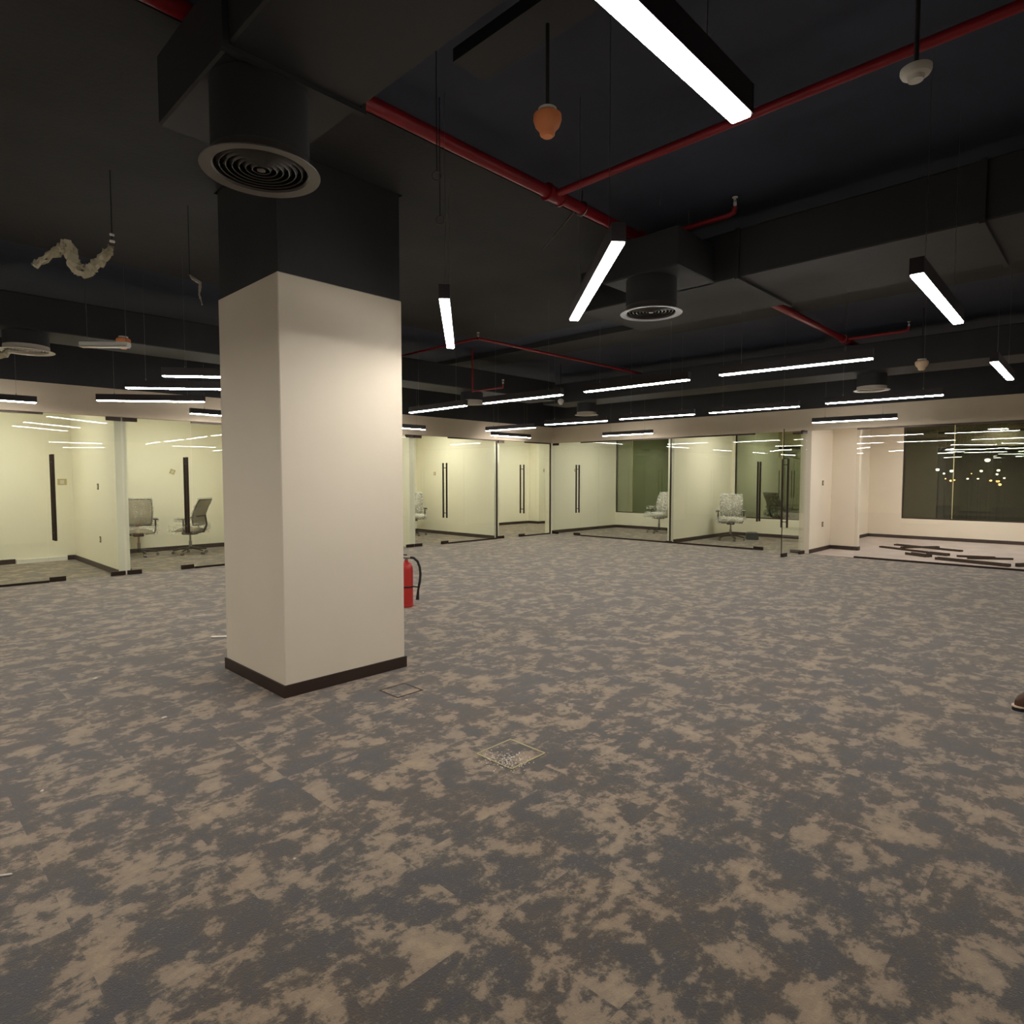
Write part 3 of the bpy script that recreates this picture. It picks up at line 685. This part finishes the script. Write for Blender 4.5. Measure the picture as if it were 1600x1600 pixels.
b = MB(); b.tube([(.073, 0, .235), (.14, 0, .228)], .008, 8); b.lathe([(.0765, .225), (.0765, .245)], seg=32); b.done('hose_clip', 'rubber', t, smooth=True)
b = MB(); b.tube([(.07, 0, .02), (.16, .02, .006)], .004, 6); b.done('safety_tag', 'paper', t)

# ------------------------------------------------------------------ sockets and switches
def plate(name, label, cat, x, y, z, nrm, w_=.075, h=.075, m='brown', rot=0, t_=.008):
    """nrm: 'x-' plate on a wall whose face looks toward -x, etc."""
    o = thing(name, label, cat, (x, y, z), {'x-': PI/2*3, 'y-': 0, 'y+': PI}[nrm])
    b = MB(); b.rbox(-w_/2, w_/2, -t_, 0, -h/2, h/2, .002, 1); q = b.done('plate', m, o); q.rotation_euler.y = rot
    b = MB(); b.rbox(-w_*.22, w_*.22, -t_-.004, -t_, -h*.3, h*.3, .001, 1); q = b.done('rocker', 'beige' if m != 'beige' else 'diffpale', o); q.rotation_euler.y = rot
plate('light_switch', 'brown switch box on the side wall of the leftmost office, upper', 'switch', 2.76, 12.14, 1.36, 'x-', .08, .10)
plate('wall_socket', 'brown socket box low on the side wall of the leftmost office', 'socket', 2.76, 12.10, .49, 'x-', .08, .10)
plate('thermostat', 'beige square plate on the back wall of the leftmost office', 'thermostat', 2.60, 13.9, 1.43, 'y-', .14, .11, 'beige')
plate('thermostat', 'tilted beige plate high on the back wall of the two-chair office', 'thermostat', 4.56, 14.2, 1.63, 'y-', .10, .10, 'beige', .4)
plate('thermostat', 'small beige plate left of the handle right of the column', 'thermostat', 10.87, 13.4, 1.62, 'x-', .09, .09, 'beige')
plate('light_switch', 'small beige plate inside the corner office', 'switch', 15.75, 13.75, 1.75, 'y-', .07, .10, 'beige')
plate('light_switch', 'small beige plate on the side wall left of the first right door handle', 'switch', 14.05, 11.1, 1.72, 'y-', .08, .08, 'beige')
plate('light_switch', 'dark switch on the cream wall beside the open glass door', 'switch', 13.76, 4.43, 1.40, 'y-', .08, .10)
plate('wall_socket', 'dark socket low on the cream wall beside the open glass door', 'socket', 13.80, 4.43, .55, 'y-', .08, .10)

# ------------------------------------------------------------------ floor items
def floor_box(label, x, y, w_, dusty):
    t = thing('floor_box', label, 'floor outlet', (x, y, 0))
    b = MB(); b.box(-w_/2, w_/2, -w_/2, -w_/2+.008, .0005, .004); b.box(-w_/2, w_/2, w_/2-.008, w_/2, .0005, .004)
    b.box(-w_/2, -w_/2+.008, -w_/2, w_/2, .0005, .004); b.box(w_/2-.008, w_/2, -w_/2, w_/2, .0005, .004); b.done('trim_frame', 'beige' if dusty else 'brown', t)
    b = MB(); b.box(-w_/2+.01, w_/2-.01, -w_/2+.01, w_/2-.01, .0003, .002); b.done('lid', 'carpet', t)
floor_box('dusty square floor outlet lid in the middle foreground', 2.42, 2.345, .27, True)
floor_box('square floor outlet lid at the right foot of the column', 2.62, 3.62, .22, False)
random.seed(4)
b = MB()
for k in range(230):
    u = random.gauss(0, .055); v = random.gauss(0, .06); s = random.uniform(.0012, .0036)
    x, y = 2.34+u, 2.30+v
    b.box(x-s, x+s, y-s*.8, y+s*.8, .0045, .0045+s*.7, Matrix.Rotation(random.random()*3, 3, 'Z'), (x, y, 0))
tag(b.done('plaster_dust', 'paper'), 'pale plaster crumbs scattered over the foreground floor outlet', 'dust', kind='stuff')
def chip(label, x, y, l_, w_, h, a, name='debris_chip'):
    o = MB(); o.rbox(-l_/2, l_/2, -w_/2, w_/2, 0, h, min(l_, w_, h)*.25, 1); q = o.done(name, 'paper'); q.location = (x, y, .001); q.rotation_euler.z = a; tag(q, label, 'debris')
chip('thin white stick at the left edge of the foreground carpet', .30, 3.0, .12, .008, .006, R(-30), 'white_stick')
chip('white scrap sticking out behind the left side of the column', 2.34, 6.06, .20, .035, .012, R(-40), 'white_scrap')
chip('white chip on the carpet left of the column foot', 1.28, 4.26, .030, .014, .008, .2)
chip('white crumb farther left on the carpet, above the chip', 1.18, 5.46, .028, .02, .012, .5)
chip('white crumb near the left edge of the carpet', .56, 3.67, .018, .010, .007, .9)
chip('white crumb alone in the lower left foreground', 1.14, 2.29, .010, .008, .006, 0)
chip('thin pale strip on the carpet left of the column, middle distance', 2.52, 7.2, .16, .012, .006, R(-20), 'paper_strip')
chip('white crumb at the right foot of the column', 2.52, 3.42, .022, .014, .008, 1.1)
chip('tiny white crumb beside the right foot of the column', 2.98, 3.83, .012, .010, .007, .1)

# aluminium offcuts in the bare room
def profile(label, p, q, w_, h=.035, z=.007):
    p = Vector((p[0], p[1], 0)); q = Vector((q[0], q[1], 0)); L = (q-p).length
    b = MB(); b.box(-L/2, L/2, -w_/2, -w_/2+.004, 0, h); b.box(-L/2, L/2, w_/2-.004, w_/2, 0, h); b.box(-L/2, L/2, -w_/2, w_/2, 0, .004)
    b.box(-L/2, L/2, -.008, .008, .004, h*.6)
    o = b.done('metal_profile', 'profile'); o.location = ((p+q)/2)[:]; o.location.z = z; o.rotation_euler.z = math.atan2(q.y-p.y, q.x-p.x)
    tag(o, label, 'metal offcut', 'dark metal offcuts on the bare floor')
profile('dark metal offcut farthest back on the bare floor, near the window', (16.0, 3.6), (15.5, 2.3), .09)
profile('dark metal offcut at the left of the heap on the bare floor', (15.3, 3.72), (14.75, 2.75), .07)
profile('dark metal offcut crossing the heap diagonally', (14.95, 3.25), (15.62, 2.72), .06, z=.05)
profile('short wide dark metal offcut in the middle of the bare floor', (14.25, 2.98), (13.98, 2.58), .14, .05)
profile('short dark metal offcut just behind the wide one', (14.62, 2.72), (14.48, 2.36), .11, .05)
profile('thin dark metal offcut right of centre on the bare floor', (14.45, 2.22), (14.65, 1.66), .06)
profile('thin bent-looking offcut at the right of the heap', (14.20, 2.02), (14.62, 1.40), .04)
profile('longest dark metal offcut lying just inside the glass', (13.72, 2.42), (13.42, 1.32), .10, .05)
profile('small dark offcut at the right end of the longest one', (13.52, 1.24), (13.75, 1.08), .05, .06)
# boot at right edge
t = thing('boot', 'brown leather boot toe with cream welt entering at the right edge', 'boot', (5.23, .372, 0), R(134))
b = MB()
secs = [(-.20, .034, .10, .36), (-.17, .040, .20, .36), (-.10, .040, .20, .36), (-.06, .040, .16, .22), (0, .040, .11, .12), (.05, .043, .085, .09), (.085, .036, .065, .07), (.105, .012, .04, .042)]
def bs(i, j):
    x, hw, h, _ = secs[i]; a = PI*j/12
    return (x, hw*math.cos(a), .03 + h*math.sin(a))
rings = [[b.bm.verts.new(bs(i, j)) for j in range(13)] for i in range(len(secs))]
for i in range(len(secs)-1):
    for j in range(12): b.bm.faces.new((rings[i][j], rings[i+1][j], rings[i+1][j+1], rings[i][j+1]))
    b.bm.faces.new((rings[i][0], rings[i][12], rings[i+1][12], rings[i+1][0]))
b.bm.faces.new(rings[0]); b.bm.faces.new(rings[-1][::-1])
b.tube([(-.14, 0, .12), (-.14, 0, .30)], [.05, .055], 18)
b.done('upper', 'boot', t, smooth=True)
def sole(name, z0, z1, gr, m):
    b = MB(); o_ = [(-.21, 0), (-.20, .032), (-.1, .038), (0, .040), (.06, .045), (.10, .034), (.118, .014), (.12, 0)]
    o_ = o_ + [(x, -y) for x, y in o_[-2:0:-1]]
    lo = [b.bm.verts.new((x*(1+gr*.1), y*(1+gr), z0)) for x, y in o_]; hi = [b.bm.verts.new((x*(1+gr*.1), y*(1+gr), z1)) for x, y in o_]
    n_ = len(o_)
    for k in range(n_): b.bm.faces.new((lo[k], lo[(k+1) % n_], hi[(k+1) % n_], hi[k]))
    b.bm.faces.new(lo); b.bm.faces.new(hi); b.done(name, m, t)
sole('sole', 0, .022, .05, 'rubber'); sole('welt', .0225, .031, .12, 'welt')

# torn wrapping in the ceiling
crumple('torn_polythene', 'plastic_dirty', [(.92, 5.42, 2.99), (.90, 5.40, 2.95), (1.02, 5.38, 3.06), (1.09, 5.34, 3.13), (1.115, 5.32, 2.98), (1.17, 5.28, 2.93), (1.23, 5.25, 3.0), (1.29, 5.215, 3.08), (1.31, 5.205, 3.13)],
        [.006, .012, .026, .032, .038, .036, .026, .030, .012], 'torn cream polythene tube dangling from the ceiling at upper left', 'plastic sheet', 2, .28)
b = MB(); b.tube([(1.91, 5.42, 3.11), (1.91, 5.42, 3.659)], .003, 6); tag(b.done('ceiling_wire', 'duct'), 'thin black wire holding the torn grey strip left of the column top', 'wire')
t = thing('wire_hanger', 'thin bracket with tiny white head above the torn polythene', 'ceiling bracket', (1.32, 5.2, 3.16))
CT_ = 3.66
b = MB(); b.tube([(0, 0, 0), (0, 0, CT_-3.16-.002)], .004, 6); b.done('rod', 'duct', t)
b = MB(); b.lathe([(0, 0), (.018, .004), (.018, .014), (0, .02)], seg=14); b.lathe([(0, .045), (.016, .05), (.016, .06), (0, .065)], seg=14); b.done('clip', 'white_plastic', t, smooth=True)
crumple('torn_strip', 'diffpale', [(1.91, 5.42, 3.12), (1.92, 5.37, 3.08), (1.96, 5.34, 3.05), (1.95, 5.34, 2.96), (1.97, 5.34, 2.88)], [.003, .014, .010, .005, .001],
        'thin torn grey strip dangling just left of the column top', 'torn strip', 8, .1)
crumple('torn_polythene', 'plastic_dirty', [(1.02, 8.30, 2.72), (1.10, 8.24, 2.76), (1.14, 8.22, 2.80)], [.01, .04, .015], 'small torn polythene scrap at the left edge under the pale vent', 'plastic sheet', 12, .2)

# ------------------------------------------------------------------ outside
o = solid('ground', 'ground', 'dark ground outside the night window', 'ground', [(18.6, 160, -60, 90, -7.2, -7.0)], kind='structure')
def street(label, x, y, z, r, m):
    t = thing('street_lamp', label, 'street lamp', (x, y, -7.0), 0, 'city lamps beyond the far right window')
    H = z+7
    b = MB(); b.tube([(.25, 0, 0), (.25, 0, H+r)], [.05, .03], 8); b.tube([(.25, 0, H+r), (.05, 0, H+r*1.1)], .03, 6); b.done('pole', 'rubber', t)
    b = MB(); b.lathe([(0, -r*.75), (r*.7, -r*.5), (r, 0), (r*.8, r*.45), (0, r*.6)], (0, 0, H), 14); b.done('lamp_head', m, t, smooth=True)
# positions measured on the plane x = 62
CITY = [
  ('white city light left of the mullion, brighter', 62.0, 11.06, 2.19, 0.21, 'glow_w'),
  ('small white city light just left of the mullion', 62.0, 10.61, 1.87, 0.12, 'glow_w'),
  ('white city light just right of the mullion, higher', 62.0, 10.09, 2.07, 0.2, 'glow_w'),
  ('small orange city light left of the mullion, lower', 62.0, 10.51, 1.45, 0.11, 'glow_o'),
  ('orange city light just right of the mullion, lower', 62.0, 10.11, 1.29, 0.16, 'glow_o'),
  ('second orange city light right of the mullion', 62.0, 9.89, 1.34, 0.12, 'glow_o'),
  ('pale city light between the mullion and the brightest one', 62.0, 9.0, 1.45, 0.13, 'glow_w'),
  ('faint orange city light in the middle of the window', 62.0, 8.76, 1.86, 0.09, 'glow_o'),
  ('faint pale city light below the middle', 62.0, 8.33, 1.45, 0.12, 'glow_w'),
  ('brightest and highest white city light', 62.0, 7.76, 2.91, 0.3, 'glow_w'),
  ('white city light left below the brightest one', 62.0, 8.14, 2.06, 0.17, 'glow_w'),
  ('orange city light right of the middle', 62.0, 7.51, 1.3, 0.16, 'glow_o'),
  ('upper white city light of the right cluster', 62.0, 7.05, 2.1, 0.17, 'glow_w'),
  ('second white city light of the right cluster', 62.0, 7.12, 1.8, 0.14, 'glow_w'),
  ('orange city light in the right cluster, upper', 62.0, 7.06, 1.25, 0.2, 'glow_o'),
  ('lowest orange city light of the right cluster', 62.0, 6.94, 1.0, 0.21, 'glow_o'),
  ('rightmost small city light', 62.0, 6.67, 1.5, 0.12, 'glow_w'),
]
for i, (lab, x, y, z, r, m) in enumerate(CITY):
    k = .8 + .075*i                      # each lamp stands at its own distance
    street(lab, x*k, y*k, 1.5+(z-1.5)*k, r*k*.62, m)
